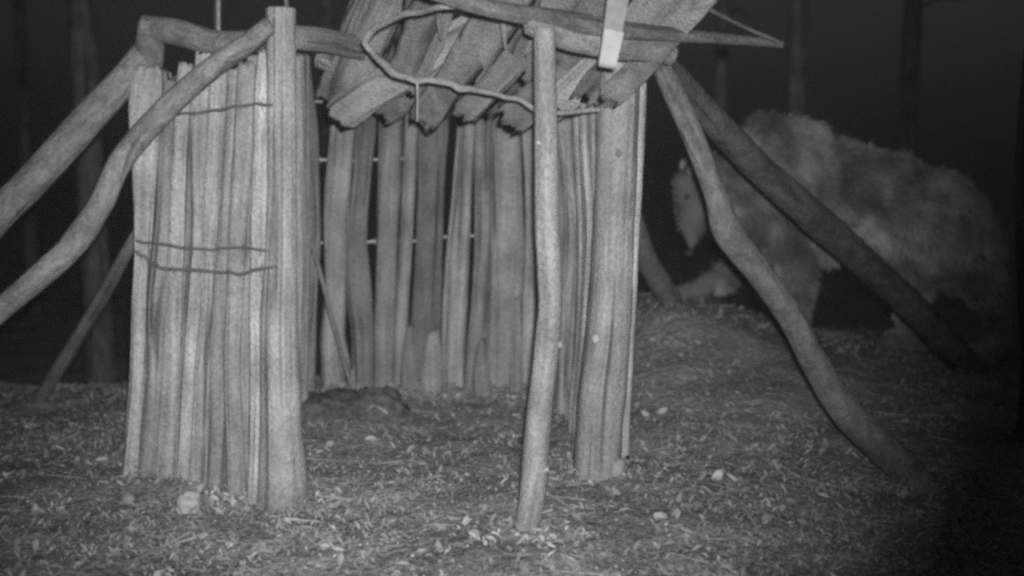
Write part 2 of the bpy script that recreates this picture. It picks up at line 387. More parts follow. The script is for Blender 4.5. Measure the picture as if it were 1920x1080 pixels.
# the wing wall on the left: [top y, (x at 200, 450, 700, 900), widths, distance]
wing = [
 (126, (284, 276, 262, 246), (72, 44, 40, 38), 4.79, 900), (150, (322, 306, 290, 276), (44, 42, 40, 36), 4.78, 915),
 (118, (346, 336, 320, 308), (36, 38, 40, 38), 4.74, 918), (100, (380, 371, 356, 343), (42, 38, 38, 38), 4.72, 925),
 (106, (412, 398, 384, 376), (38, 36, 34, 40), 4.66, 925), (128, (440, 424, 410, 402), (36, 34, 34, 30), 4.63, 930),
 (118, (462, 446, 434, 444), (42, 36, 34, 38), 4.56, 938), (105, (478, 472, 458, 462), (34, 32, 28, 26), 4.58, 935),
 (96, (497, 489, 486, 482), (34, 34, 32, 34), 4.47, 940)]
wing = [(a, b, c, d - .07, e + 12) for a, b, c, d, e in wing]
for k, (ty, xs, ws, d, by) in enumerate(wing):
    jj = [random.uniform(-3, 3) for _ in range(4)]
    timber('wall_board', m_split, hut,
           [(xs[0] + 2, ty, d, ws[0] * .8), (xs[0] + jj[0], 200, d, ws[0]), (xs[1] + jj[1], 450, d - .01, ws[1]), ((xs[1] + xs[2]) / 2 + jj[2], 575, d, ws[1] * .95), (xs[2] + jj[3], 700, d, ws[2]), (xs[3], by, d, ws[3] * 1.05), (xs[3], by + 40, d, ws[3])],
           flat=.55, ragged=.012, wob=.25, ridge=.2, n=18, sq=.72)
for k, (x0, x1, d) in enumerate([(306, 262, 4.86), (338, 300, 4.85), (366, 332, 4.82), (398, 362, 4.80), (428, 392, 4.76), (452, 422, 4.72), (486, 452, 4.68)]):
    timber('wall_board', m_dark, hut, [(x0, 132 + 9 * (k % 3), d, 30), (x0 - 4, 300, d, 36), ((x0 + x1) / 2, 520, d, 38), (x1, 740, d, 36), (x1 - 4, 925, d, 34)], flat=.5, ragged=.012, wob=.2)
# thin slivers standing proud on the wing wall
for (xa, ya, xb, yb, d, wv) in [(394, 215, 408, 470, 4.60, 14), (466, 330, 478, 500, 4.50, 13), (424, 560, 432, 890, 4.56, 17), (345, 215, 350, 330, 4.68, 10), (268, 520, 258, 860, 4.72, 12), (318, 480, 330, 760, 4.70, 12), (392, 520, 398, 700, 4.60, 12)]:
    timber('wall_board', m_post, hut, [(xa, ya, d, wv * .6), ((2 * xa + xb) / 3, (2 * ya + yb) / 3, d - .01, wv), ((xa + 2 * xb) / 3, (ya + 2 * yb) / 3, d - .01, wv), (xb, yb, d, wv * .6)], flat=.6)

# side wall behind the left post and back wall
for (x, d, ty) in [(506, 4.68, 110), (528, 4.98, 108), (546, 5.3, 104), (560, 5.62, 102)]:
    timber('wall_board', m_split, hut, [(x, ty, d, 40), (x + 4, 400, d, 40), (x, 640, d, 40), (x - 3, 800, d, 40)], flat=.8)
timber('wall_board', m_split, hut, [(560, 100, 6.0, 34), (572, 250, 6.0, 50), (576, 400, 6.0, 50), (572, 560, 6.0, 42), (570, 690, 6.0, 46), (572, 775, 6.0, 42)], flat=.6)
back = [
 [(604, 120, 40), (600, 235, 20), (640, 260, 47), (630, 407, 45), (629, 537, 41), (624, 630, 45), (633, 718, 58), (636, 765, 58)],
 [(692, 130, 30), (686, 250, 36), (680, 330, 32), (671, 450, 35), (673, 537, 44), (681, 640, 40), (681, 718, 40), (680, 765, 42)],
 [(736, 125, 40), (733, 250, 41), (728, 433, 41), (723, 537, 40), (720, 667, 36), (722, 765, 38)],
 [(778, 140, 25), (771, 250, 25), (765, 407, 23), (758, 511, 22), (751, 615, 26), (751, 765, 28)],
 [(818, 140, 50), (811, 267, 54), (806, 407, 50), (800, 563, 54), (797, 640, 58), (797, 765, 56)],
 [(886, 130, 30), (873, 250, 32), (860, 433, 40), (855, 537, 45), (849, 640, 43), (847, 765, 45)],
 [(910, 130, 34), (906, 250, 34), (906, 459, 33), (902, 563, 36), (895, 667, 39), (890, 765, 42)],
 [(945, 130, 54), (948, 250, 55), (953, 459, 63), (946, 615, 67), (940, 765, 66)],
 [(990, 140, 26), (991, 250, 24), (998, 459, 24), (994, 667, 30), (990, 765, 30)],
 [(1022, 140, 36), (1022, 300, 38), (1022, 500, 42), (1020, 765, 42)],
 [(1046, 140, 30), (1050, 300, 34), (1052, 500, 34), (1050, 765, 34)]]
back[0] = back[0][2:]; back[0][0] = (642, 236, 46)
for k, sp in enumerate(back):
    d = 6.25 + (0.03 if k % 2 else 0)
    timber('wall_board', m_dark if k in (1, 2, 4) else m_split, hut, [(x, y, d, wv * 1.03) for x, y, wv in sp], flat=.4, ragged=.01, wob=.14, ridge=.16, n=18, sq=.7)
# low patched boards / bark slabs at the foot of the back wall
for (x, y0, y1, wv) in [(770, 610, 770, 34), (812, 620, 770, 40), (905, 640, 770, 34), (970, 560, 770, 22), (660, 690, 770, 20)]:
    timber('wall_board', m_split, hut, [(x, y0, 6.18, wv * .5), (x - 2, (y0 + y1) / 2, 6.18, wv), (x - 2, y1, 6.17, wv * 1.1)], flat=.4, ragged=.02, wob=.25)
# right side wall, nearly edge on
for sp in [[(1046, 150, 5.9, 24), (1052, 250, 5.9, 26), (1067, 330, 5.9, 24), (1071, 450, 5.9, 25), (1062, 580, 5.9, 24), (1054, 720, 5.9, 26), (1053, 790, 5.9, 26)],
           [(1080, 150, 5.5, 22), (1084, 260, 5.5, 22), (1093, 450, 5.5, 22), (1090, 620, 5.5, 22), (1080, 740, 5.5, 24), (1078, 825, 5.5, 24)],
           [(1104, 150, 5.1, 34), (1106, 300, 5.1, 34), (1112, 450, 5.1, 34), (1104, 620, 5.1, 34), (1092, 760, 5.1, 32), (1090, 860, 5.1, 32)],
           [(1066, 150, 5.75, 16), (1068, 300, 5.75, 14), (1084, 450, 5.75, 14), (1076, 650, 5.75, 16), (1066, 800, 5.75, 16)]]:
    timber('wall_board', m_split, hut, sp, flat=.9, ragged=.01, ridge=.18, n=18, sq=.75)

# beams
timber('crossbeam', m_bark, hut, [(262, 48, 4.86, 44), (330, 62, 4.84, 52), (400, 80, 4.80, 48), (470, 78, 4.74, 44), (505, 74, 4.76, 42)], flat=.8, wide=(0, 0, 1), ridge=.1)
timber('crossbeam', m_split, hut, [(500, 66, 4.86, 42), (560, 70, 4.95, 46), (620, 78, 5.2, 46), (700, 96, 5.6, 46), (780, 112, 6.0, 44)], flat=.8, wide=(0, 0, 1), ridge=.1)
timber('crossbeam', m_split, hut, [(596, 108, 5.6, 36), (650, 122, 5.7, 40), (900, 150, 6.1, 40), (1060, 160, 6.1, 40)], flat=.8, wide=(0, 0, 1))
timber('crossbeam', m_bark, hut, [(276, 30, 4.86, 26), (280, 90, 4.86, 56), (278, 145, 4.88, 44)], flat=.6)
timber('crossbeam', m_bark, hut, [(986, 44, 4.06, 34), (1060, 62, 4.14, 58), (1150, 84, 4.30, 56), (1240, 100, 4.50, 44), (1262, 108, 4.54, 40)], flat=.8, wide=(0, 0, 1), ridge=.12)
ov = timber('roof_pole', m_oldbark, hut, [(780, -28, 3.96, 34), (900, 12, 4.02, 37), (1040, 38, 4.10, 38), (1160, 56, 4.2, 31), (1290, 68, 4.34, 24), (1380, 74, 4.44, 20), (1468, 84, 4.52, 14)], flat=1, wide=(0, 0, 1), ridge=.12, wob=.25)
stub(ov, [(1284, 74, 4.34, 14), (1296, 84, 4.32, 9), (1302, 90, 4.31, 4)], m_oldbark)
timber('roof_pole', m_oldbark, hut, [(1290, -2, 4.35, 8), (1340, 22, 4.4, 8), (1400, 52, 4.46, 7), (1462, 80, 4.5, 9)], wide=(0, 0, 1))

# roof boards: low end far, high end near (px, py, d, width) and the lie of the plane
def roof_board(x0, y0, d0, x1, y1, d1, w0, w1, mat, sag=0.0, rg=.02):
    a, b = P(x0, y0, d0), P(x1, y1, d1)
    T = (b - a).normalized(); across = Vector((1.0, 0.1, -0.75))
    W = (across - T * across.dot(T)).normalized()
    sa = math.sqrt(max(.05, 1 - W.dot(FWD) ** 2))
    ha, hb = M(w0, a) / 2 / sa, M(w1, b) / 2 / sa
    mid = (a + b) / 2 - Vector((0, 0, sag))
    bf = Buf(); sweep(bf, [a, a.lerp(mid, .08), a.lerp(mid, .5), mid, mid.lerp(b, .5), b], [ha * .78, ha * .95, ha, (ha + hb) / 2, hb, hb], [.004, .008, .011, .012, .012, .012], W, n=28, ragged=.045, wob=.42, ridge=.2, rough=.15, seal=.93, sq=.62, step=.02)
    return link('roof_board', bf.mesh('roof_board'), mat, hut)
RB = [
 (618, 190, 5.85, 745, -60, 5.0, 80, 92, m_split, .0),
 (632, 214, 5.60, 870, 66, 5.0, 62, 60, m_split, .0),
 (748, 160, 5.42, 850, -60, 4.8, 78, 100, m_split, .0),
 (715, 212, 5.55, 842, 96, 5.1, 46, 60, m_shingle, .0),
 (790, 222, 5.35, 905, 60, 4.9, 64, 66, m_shingle, .01),
 (872, 140, 5.25, 962, -30, 4.75, 66, 80, m_split, .0),
 (866, 214, 5.28, 1000, 70, 4.85, 54, 60, m_split, .0),
 (950, 222, 5.12, 1085, 104, 4.78, 58, 60, m_shingle, .0),
 (972, 136, 5.15, 1062, -20, 4.7, 58, 66, m_post, .0),
 (1040, 198, 5.05, 1160, 80, 4.65, 56, 60, m_split, .0),
 (1055, 130, 5.0, 1150, -30, 4.6, 58, 70, m_shingle, .0),
 (1100, 184, 4.82, 1230, 60, 4.45, 56, 66, m_shingle, .0),
 (1150, 112, 4.75, 1262, -30, 4.4, 74, 84, m_split, .0),
 (1138, 182, 4.62, 1320, -12, 4.2, 46, 52, m_shingle, .0),
 (905, 196, 5.50, 1015, 50, 5.15, 50, 60, m_oldbark, .0),  # filler boards behind the gaps, dark tone standing in for shade
 (826, 190, 5.60, 930, 40, 5.2, 54, 60, m_oldbark, .0),
 (1005, 205, 5.35, 1120, 70, 5.0, 56, 60, m_oldbark, .0),
 (1215, 70, 4.62, 1290, -30, 4.4, 60, 70, m_dark, .0),
]
for (a_, b_, c_, d_, q_, w_) in [(822, 18, 828, 76, 4.72, 12), (943, 36, 948, 92, 4.70, 11), (1010, 60, 985, 104, 4.72, 14)]:
    timber('roof_splinter', m_dark, hut, [(a_, b_, q_, w_), ((a_ + c_) / 2, (b_ + d_) / 2, q_ - .02, w_), (c_, d_, q_ - .02, w_ * .4)], flat=.4)
for r in RB:
    r = list(r); r[1] += 7
    if r[4] > 30:
        k = 1.38; r[3] = r[0] + (r[3] - r[0]) * k; r[4] = r[1] + (r[4] - r[1]) * k; r[5] = r[2] + (r[5] - r[2]) * k + .24
    roof_board(*r)

# brace poles
timber('brace_pole', m_bark, hut, [(284, 76, 4.92, 44), (250, 130, 4.86, 54), (150, 240, 4.78, 62), (60, 340, 4.72, 62), (-20, 420, 4.66, 62), (-170, 600, 4.55, 60), (-330, 790, 4.45, 62)], wide=(1, 0, 1), wob=.06, ridge=.05)
bl = timber('brace_pole', m_bark, hut, [(508, 44, 4.32, 34), (460, 84, 4.30, 40), (390, 132, 4.28, 42), (300, 215, 4.24, 44), (228, 300, 4.2, 44), (190, 380, 4.17, 46), (134, 462, 4.13, 50), (60, 530, 4.1, 46), (-10, 590, 4.06, 44), (-160, 720, 4.0, 44), (-380, 940, 3.86, 46)], wide=(1, 0, 1), wob=.08, ridge=.05)
stub(bl, [(208, 376, 4.18, 30), (221, 364, 4.15, 22), (229, 350, 4.15, 7)], m_bark, 'knot')
stub(bl, [(142, 484, 4.13, 28), (156, 480, 4.12, 20), (164, 468, 4.12, 6)], m_bark, 'knot')
timber('brace_pole', m_dark, hut, [(268, 420, 5.2, 24), (240, 470, 5.3, 24), (190, 560, 5.6, 27), (130, 660, 5.95, 27), (78, 740, 6.22, 26), (60, 766, 6.3, 26)], wide=(1, 0, 1))
timber('brace_pole', m_oldbark, hut, [(1200, 74, 4.78, 40), (1260, 140, 4.95, 50), (1330, 218, 5.15, 54), (1430, 322, 5.45, 56), (1530, 412, 5.75, 58), (1620, 492, 6.05, 56), (1700, 566, 6.35, 56), (1770, 640, 6.62, 56), (1870, 750, 7.0, 54)], wide=(1, 0, 1), wob=.06)
br = timber('brace_pole', m_bark, hut, [(1226, 96, 4.62, 30), (1262, 170, 4.62, 42), (1302, 262, 4.62, 42), (1340, 360, 4.62, 44), (1366, 436, 4.62, 58), (1420, 506, 4.62, 52), (1482, 592, 4.63, 52), (1528, 680, 4.65, 56), (1578, 762, 4.66, 60), (1660, 846, 4.67, 62), (1740, 915, 4.68, 58), (1775, 950, 4.68, 50)], wide=(1, 0, 1), wob=.08, ridge=.05)
stub(br, [(1362, 440, 4.6, 46), (1346, 446, 4.58, 34), (1338, 450, 4.58, 16)], m_post, 'knot')
timber('brace_pole', m_bark, hut, [(1188, 400, 6.1, 30), (1206, 470, 6.4, 42), (1232, 520, 6.65, 44), (1262, 575, 6.95, 44), (1290, 635, 7.2, 44)], wide=(1, 0, 1))

# barbed wire strands
def strand(pts, wpx, mat, barbs=True, parent=hut, name='barbed_wire'):
    q = [P(*p) for p in pts]; b = Buf(); r = [M(wpx, p) / 2 for p in q]
    k_ = []
    for i in range(len(q) - 1):
        for t in (0, .25, .5, .75): k_.append(q[i].lerp(q[i + 1], t) + Vector((0, random.uniform(-.004, .004), random.uniform(-.006, .006) if t else 0)))
    k_.append(q[-1]); rk = [r[0]] * len(k_)
    sweep(b, k_, rk, rk, wide=(0, 1, .3), n=6, step=.03, rough=.4, ridge=.2)
    if barbs:
        for i in range(len(q) - 1):
            L = (q[i + 1] - q[i]).length; m = max(1, int(L / .09))
            for k in range(m):
                c = q[i].lerp(q[i + 1], (k + .5) / m)
                for s in (-1, 1):
                    dv = Vector((random.uniform(-.4, .4), -.3, s)).normalized() * .022
                    sweep(b, [c - dv * .3, c + dv], [.0022, .0008], [.0022, .0008], wide=(1, 0, 0), n=4, step=.02)
    return link(name, b.mesh(name), mat, parent)
strand([(256, 452, 4.66), (300, 458, 4.60), (380, 467, 4.52), (440, 464, 4.42), (505, 470, 4.30)], 5, m_rust)
strand([(254, 470, 4.64), (275, 486, 4.62), (300, 503, 4.58), (400, 510, 4.48), (460, 512, 4.38), (518, 500, 4.27)], 6, m_rust)
strand([(330, 214, 4.58), (400, 206, 4.50), (470, 196, 4.38), (510, 196, 4.30)], 5, m_rust)
strand([(540, 454, 6.34), (650, 454, 6.36), (760, 452, 6.36), (890, 442, 6.36), (1010, 438, 6.36)], 5, m_wire)
strand([(545, 300, 6.34), (620, 300, 6.36), (700, 299, 6.36), (760, 298, 6.36)], 4.5, m_wire)
strand([(548, 178, 5.9), (620, 184, 6.1)], 4, m_wire, False, name='wire'); strand([(548, 187, 5.9), (620, 190, 6.1)], 4, m_wire, False, name='wire')

# ================================================================ loose things on and in the hut
def loose(name, label, cat, spec, mat, group=None, **kw):
    pts = [P(a, b, d) for a, b, d, _ in spec]; o = timber(name, mat, None, spec, **kw)
    return props(o, label, cat, group)
loose('rope', 'pale thick rope looped in front of the roof boards and behind the front pole', 'rope',
      [(856, 12, 4.05, 9), (820, 14, 4.1, 11), (790, 22, 4.2, 11), (756, 27, 4.27, 12), (725, 42, 4.35, 11), (698, 56, 4.42, 14), (684, 80, 4.45, 12), (696, 95, 4.46, 11), (708, 110, 4.48, 11), (722, 120, 4.5, 14), (738, 136, 4.5, 15), (768, 146, 4.5, 13), (784, 153, 4.5, 11), (800, 150, 4.5, 11), (845, 156, 4.5, 12), (862, 166, 4.5, 14), (880, 167, 4.5, 12), (930, 176, 4.52, 10), (948, 183, 4.52, 9), (975, 187, 4.52, 10), (1005, 206, 4.54, 10), (1050, 212, 4.56, 9), (1090, 208, 4.6, 9), (1124, 205, 4.64, 8)],
      m_pale, wide=(0, 1, 0), n=10, wob=.35, rough=.25, ridge=.2, step=.012)
loose('twine', 'thin twine hanging down from the pale rope under the roof', 'twine', [(782, 150, 4.48, 5), (783, 190, 4.49, 4.5), (782, 228, 4.5, 4)], m_pale, n=6, wob=.1)
loose('leaning_stick', 'thin light stick leaning inside the hut beside the left post', 'stick', [(548, 330, 5.7, 8), (575, 420, 5.75, 9), (605, 530, 5.8, 8), (634, 640, 5.86, 8), (668, 752, 5.95, 7)], m_post, n=8)
loose('upright_rod', 'thin grey rod standing up behind the left wall and rising out of view', 'rod', [(408, -330, 4.84, 12), (408, 0, 4.84, 12), (408, 120, 4.84, 13), (404, 500, 4.9, 13), (400, 925, 4.92, 13)], m_split, n=10, wob=.03)
loose('upright_rod', 'thinner faint rod standing behind the cut top of the left post', 'rod', [(537, -330, 4.55, 8), (537, 0, 4.55, 8), (536, 400, 4.56, 9), (530, 960, 4.56, 9)], m_dark, n=8, wob=.03)

def lath():
    root = thing('hanging_lath', 'flat whitish lath hanging by a cord in front of the roof beam', 'lath', tuple(P(1150, 60, 3.85)))
    def box(name, c0, c1, w0, w1, d, th, mat):
        a, b = P(*c0, d), P(*c1, d); T = (b - a).normalized(); W = (Vector((1, 0, 0)) - T * T.x).normalized(); W.rotate(Matrix.Rotation(.12, 3, T)); N = T.cross(W)
        bf = Buf(); ha, hb = M(w0, a) / 2, M(w1, b) / 2
        for c, h in ((a, ha), (b, hb)):
            for sx, sn in ((-1, -1), (1, -1), (1, 1), (-1, 1)): bf.v.append(c + W * sx * h + N * sn * th / 2)
        bf.f = [(0, 1, 2, 3), (7, 6, 5, 4), (0, 4, 5, 1), (1, 5, 6, 2), (2, 6, 7, 3), (3, 7, 4, 0)]; bf.uv = [(0, 0), (.03, 0), (.03, .1), (0, .1)] * 6
        return link(name, bf.mesh(name), mat, root, smooth=False)
    box('wooden_lath', (1137, 127), (1168, -60), 31, 44, 3.85, .012, plain('lath_wood', .15, .20, 40))
    box('white_tape', (1138, 122), (1151, 58), 33, 37, 3.85, .017, plain('white_tape', .24, .30, 20, .6))
    box('mark', (1140, 90), (1146, 89), 4, 4, 3.838, .003, plain('ink', .2, .3, 20)); box('mark', (1152, 88), (1157, 87), 4, 4, 3.838, .003, plain('ink_dark', .2, .3, 20))
    bf = Buf(); sweep(bf, [P(1168, -58, 3.85), P(1172, -150, 3.85), P(1172, -290, 3.86)], [.002] * 3, [.002] * 3, n=6); link('cord', bf.mesh('cord'), m_pale, root)
    return root
lath()
timber('roof_pole', m_bark, hut, [(700, -300, 4.1, 40), (1172, -300, 3.87, 40), (1500, -290, 3.8, 36)], wide=(0, 0, 1))
timber('roof_pole', m_bark, hut, [(1490, -300, 3.86, 34), (1400, -160, 4.1, 34), (1330, -60, 4.2, 32), (1290, -20, 4.26, 30)], wide=(1, 0, 0))
timber('roof_pole', m_bark, hut, [(720, -330, 4.1, 36), (780, -100, 4.3, 36), (820, 20, 4.74, 30), (840, 150, 5.3, 30)], wide=(1, 0, 0)) if False else timber('roof_pole', m_bark, hut, [(730, -320, 4.10, 36), (790, -150, 4.02, 36), (800, -20, 3.98, 34)], wide=(1, 0, 0))

def lump(px, py, wpx, hpx, label, mat, notch=False, name='stone'):
    y = 1.36 / math.tan(math.atan((py + hpx / 2 - 540) / FPX) + PITCH); c = P(px, py, y); r = M(wpx, c) / 2; h = M(hpx, c) / 2
    import bmesh
    bm = bmesh.new(); bmesh.ops.create_icosphere(bm, subdivisions=4, radius=1)
    for v in bm.verts:
        n = 1 + .28 * mn.noise(v.co * 1.4 + Vector((px, 0, 0))) + .12 * mn.noise(v.co * 4)
        if notch:
            dd = (v.co - Vector((.55, -.75, -.65))).length
            if dd < .6: n *= .62 + .38 * dd / .6
        v.co *= n; v.co.x *= r; v.co.y *= r * .7; v.co.z *= h
        v.co += Vector((c.x, c.y, tz(c.x, c.y) + h * .6))
    me = bpy.data.meshes.new(name); bm.to_mesh(me); bm.free()
    return props(link(name, me, mat), label, 'stone')
lump(354, 932, 46, 50, 'pale rounded stone with a notch at the foot of the left wall', plain('lump_tone', .26, .42, 25, .9, .5), True)
lump(1150, 880, 50, 42, 'dull rounded stone at the foot of the right post', plain('dull_stone', .2, .3, 25, .9, .5))
lump(240, 925, 26, 24, 'small dim stone left of the wing wall foot', plain('dim_stone', .18, .28, 25, .9, .3))

# bait hollow with debris inside the hut
def debris():
    import bmesh
    root = thing('debris_heap', 'low dark heap of debris on the hut floor by the left post', 'debris', (float(P(650, 780, 5.6).x), 5.75, 0.0))
    for (px, py, rx, rz, lab) in [(628, 782, .27, .10, 0), (706, 786, .15, .13, 0), (588, 795, .12, .08, 0)]:
        y = 1.36 / math.tan(math.atan((py - 540) / FPX) + PITCH); c = P(px, py, y)
        bm = bmesh.new(); bmesh.ops.create_icosphere(bm, subdivisions=4, radius=1)
        for v in bm.verts:
            v.co *= 1 + .35 * mn.noise(v.co * 2.5 + Vector((px, 3, 1))) + .15 * mn.noise(v.co * 8)
            v.co = Vector((v.co.x * rx, v.co.y * rx * .6, v.co.z * rz)) + Vector((c.x, c.y, tz(c.x, c.y) + .01))
        me = bpy.data.meshes.new('heap'); bm.to_mesh(me); bm.free(); link('heap', me, plain('rotten_matter', .05, .13, 30, 1, .8), root)
debris()
loose('bent_stick', 'short pale bent stick lying on the dark heap inside the hut', 'stick', [(686, 772, 5.50, 6), (700, 762, 5.50, 9), (714, 764, 5.50, 9), (727, 776, 5.48, 7)], m_post, n=8)

# pale curled leaves and chips that stand out of the litter
def chip(px, py, s, label, group=None):
    y = 1.36 / math.tan(math.atan((py - 540) / FPX) + PITCH); c = P(px, py, y); c.z = tz(c.x, c.y) + s * .35
    b = Buf(); n = 7; r = random.Random(px)
    th = r.uniform(0, 6.28)
    ax = Vector((math.cos(th), math.sin(th) * .6, r.uniform(.3, .9))).normalized(); bx = Vector((-math.sin(th), .3, .4)).normalized(); nz = ax.cross(bx)
    for i in range(n):
        for j in range(4):
            u = i / (n - 1) * 2 - 1; v = (j / 3 * 2 - 1) * math.sqrt(max(.02, 1 - u * u)) * .6
            b.v.append(c + ax * u * s + bx * v * s + nz * (v * v * .35 + u * u * .12) * s)
    for i in range(n - 1):
        for j in range(3):
            a = i * 4 + j; b.f.append((a, a + 1, a + 5, a + 4)); b.uv += [(0, 0), (.01, 0), (.01, .01), (0, .01)]
    o = link('leaf', b.mesh('leaf'), m_leaf); md = o.modifiers.new('th', 'SOLIDIFY'); md.thickness = .002
    return props(o, label, 'leaf', group)
GL = 'pale leaves on the litter'
chip(1213, 795, .028, 'pale leaf standing upright, nearest to the right post', GL)
chip(1242, 793, .024, 'small pale leaf just right of the upright leaf near the right post', GL)
chip(1345, 902, .030, 'brightest pale leaf in the middle of the right hand litter', GL)
chip(1330, 930, .032, 'large pale curled leaf just below the brightest leaf', GL)
chip(1376, 905, .028, 'pale leaf to the right of the brightest leaf', GL)
chip(1240, 985, .034, 'broad pale leaf low down, right of the front pole foot', GL)
chip(1490, 990, .026, 'dim lone leaf far right below the brace pole', GL)
chip(432, 1012, .018, 'small pale leaf below the left wall near the picture bottom', GL)
chip(1272, 832, .020, 'dull pale leaf between the upright leaf and the brightest leaf', GL)

# ================================================================ the bear
def build_bear():
    import bmesh
    D = 7.15
    bm = bmesh.new()
    def px(x, y, d=D): return P(x, y, d)
    def ell(x, y, d, rx, ry, rz, rot=0.0):
        c = px(x, y, d); r = bmesh.ops.create_icosphere(bm, subdivisions=3, radius=1)
        m = Matrix.Translation(c) @ Matrix.Rotation(rot, 4, 'Y') @ Matrix.Diagonal((rx, ry, rz, 1))
        bmesh.ops.transform(bm, matrix=m, verts=r['verts'])
    def limb(pts):
        "tapered chain of spheres and cones; pts: (x,y,d,r) or a Vector, r"
        q = [(px(*p[:3]) if len(p) == 4 else p[0], p[-1]) for p in pts]
        for (a, ra), (b, rb) in zip(q[:-1], q[1:]):
            n = max(2, int((b - a).length / .025))
            for i in range(n + 1):
                t = i / n; r = bmesh.ops.create_icosphere(bm, subdivisions=2, radius=ra + (rb - ra) * t)
                bmesh.ops.translate(bm, vec=a.lerp(b, t), verts=r['verts'])
    # trunk
    ell(1470, 345, D, .36, .26, .36, 0)            # chest and shoulders
    ell(1458, 290, D, .24, .15, .20, .2)           # hump
    ell(1560, 375, D + .02, .40, .29, .34, .15)
    ell(1655, 392, D + .04, .40, .30, .32, .25)    # belly
    ell(1735, 430, D + .06, .34, .29, .34, .35)     # rump
    ell(1800, 478, D + .06, .21, .25, .25, .4)
    # neck, lowered
    limb([(1430, 330, D, .27), (1378, 338, D - .05, .20), (1338, 345, D - .09, .165)])
    # head: brow, cheeks, muzzle pointing down
    limb([(1325, 340, D - .12, .155), (1308, 364, D - .16, .135), (1299, 400, D - .19, .095), (1296, 436, D - .21, .055), (1296, 468, D - .22, .024)])
    ell(1318, 372, D - .13, .12, .13, .12)
    limb([(1330, 390, D - .14, .09), (1314, 422, D - .17, .048), (1303, 450, D - .19, .026)])   # lower jaw
    ell(1278, 345, D - .20, .05, .08, .06)       # brow
    # near foreleg (stands under the shoulder) and far foreleg (reaching forward)
    def gp(x, d):       # ground point at the pixel column x
        X = P(x, 600, d).x; return Vector((X, d, tz(X, d)))
    g = gp(1500, D - .16)
    limb([(1470, 400, D - .12, .17), (1478, 470, D - .15, .125), (1494, 530, D - .17, .092), (g + Vector((0, 0, .10)), .078), (g + Vector((-.03, -.02, .055)), .08)])
    limb([(g + Vector((-.02, -.02, .05)), .075), (g + Vector((-.14, -.04, .035)), .05)])
    g = gp(1312, D + .02)
    limb([(1440, 420, D + .12, .16), (1400, 480, D + .10, .11), (1362, 518, D + .06, .085), (g + Vector((.05, 0, .10)), .07), (g + Vector((0, 0, .05)), .072)])
    limb([(g + Vector((0, 0, .05)), .07), (g + Vector((-.12, -.03, .035)), .048)])
    # near hind leg, far hind leg
    g = gp(1856, D - .08)
    limb([(1796, 462, D - .06, .21), (1822, 515, D - .12, .14), (1868, 556, D - .12, .085), (1870, 600, D - .11, .065), (g + Vector((.02, 0, .06)), .065)])
    limb([(g + Vector((.04, 0, .05)), .07), (g + Vector((-.14, -.03, .04)), .055)])
    g = gp(1712, D + .30)
    limb([(1770, 460, D + .22, .19), (1722, 515, D + .26, .12), (1716, 560, D + .30, .08), (g + Vector((.03, 0, .07)), .065)])
    limb([(g + Vector((.03, 0, .05)), .07), (g + Vector((-.14, -.03, .04)), .055)])
    ell(1868, 460, D + .08, .05, .05, .08, .3)     # tail
    me = bpy.data.meshes.new('bear_raw'); bm.to_mesh(me); bm.free()
    tmp = bpy.data.objects.new('tmp', me); C.objects.link(tmp)
    r = tmp.modifiers.new('r', 'REMESH'); r.mode = 'VOXEL'; r.voxel_size = .02
    s = tmp.modifiers.new('s', 'SMOOTH'); s.factor = .6; s.iterations = 7
    dg = bpy.context.evaluated_depsgraph_get(); body_me = bpy.data.meshes.new_from_object(tmp.evaluated_get(dg))
    bpy.data.objects.remove(tmp); body_me.name = 'body'; body_me.materials.clear()
    n = len(body_me.vertices); co = np.empty(n * 3, np.float32); body_me.vertices.foreach_get('co', co); co = co.reshape(-1, 3)
    no = np.empty(n * 3, np.float32); body_me.vertices.foreach_get('normal', no); no = no.reshape(-1, 3)
    # muscle and clumped coat relief; grooves behind the shoulder, along the flank and before the thigh
    GRV = []
    for (a, b_, c_, d_, gw, gd) in [(1500, 330, 1520, 430, .09, .10), (1560, 300, 1545, 400, .05, .05), (1640, 360, 1655, 400, .07, .06), (1668, 420, 1660, 500, .025, .035), (1287, 362, 1289, 374, .022, .03), (1308, 452, 1330, 420, .02, .02), (1790, 500, 1760, 540, .08, .06), (1400, 380, 1470, 400, .06, .05)]:
        u, v = P(a, b_, D), P(c_, d_, D); GRV.append((u.x, u.z, v.x, v.z, gw, gd))
    for i in range(n):
        p = Vector(co[i]); k = .050 * mn.noise(p * 3.1 + Vector((3, 1, 7))) + .028 * mn.noise(p * 7 + Vector((1, 1, 3))) + .012 * mn.noise(p * 15)
        for (gx0, gy0, gx1, gy1, gw, gd) in GRV:
            A = Vector((gx0, gy0)); Bv = Vector((gx1, gy1)); q = Vector((p.x, p.z)); t = max(0, min(1, (q - A).dot(Bv - A) / (Bv - A).length_squared)); k -= gd * math.exp(-((q - A.lerp(Bv, t)).length / gw) ** 2)
        if p.x < P(1350, 0, D).x: k *= .25
        co[i] += no[i] * k
    body_me.vertices.foreach_set('co', co.ravel()); body_me.update()
    loc = Vector((P(1600, 0, D).x, D, tz(P(1600, 0, D).x, D)))
    root = thing('bear', 'shaggy brown bear with lowered head standing behind the right brace poles', 'bear', tuple(loc))
    hide = attr_mat('hide', .10, .18, 5)
    body = link('body', body_me, plain('bear_skin', .10, .16, 9, 1), root)
    # coat: short blades lying back along the body
    m = body_me; nf = len(m.polygons); ctr = np.empty(nf * 3, np.float32); m.polygons.foreach_get('center', ctr); ctr = ctr.reshape(-1, 3)
    fn = np.empty(nf * 3, np.float32); m.polygons.foreach_get('normal', fn); fn = fn.reshape(-1, 3); ar = np.empty(nf, np.float32); m.polygons.foreach_get('area', ar)
    K = 110000
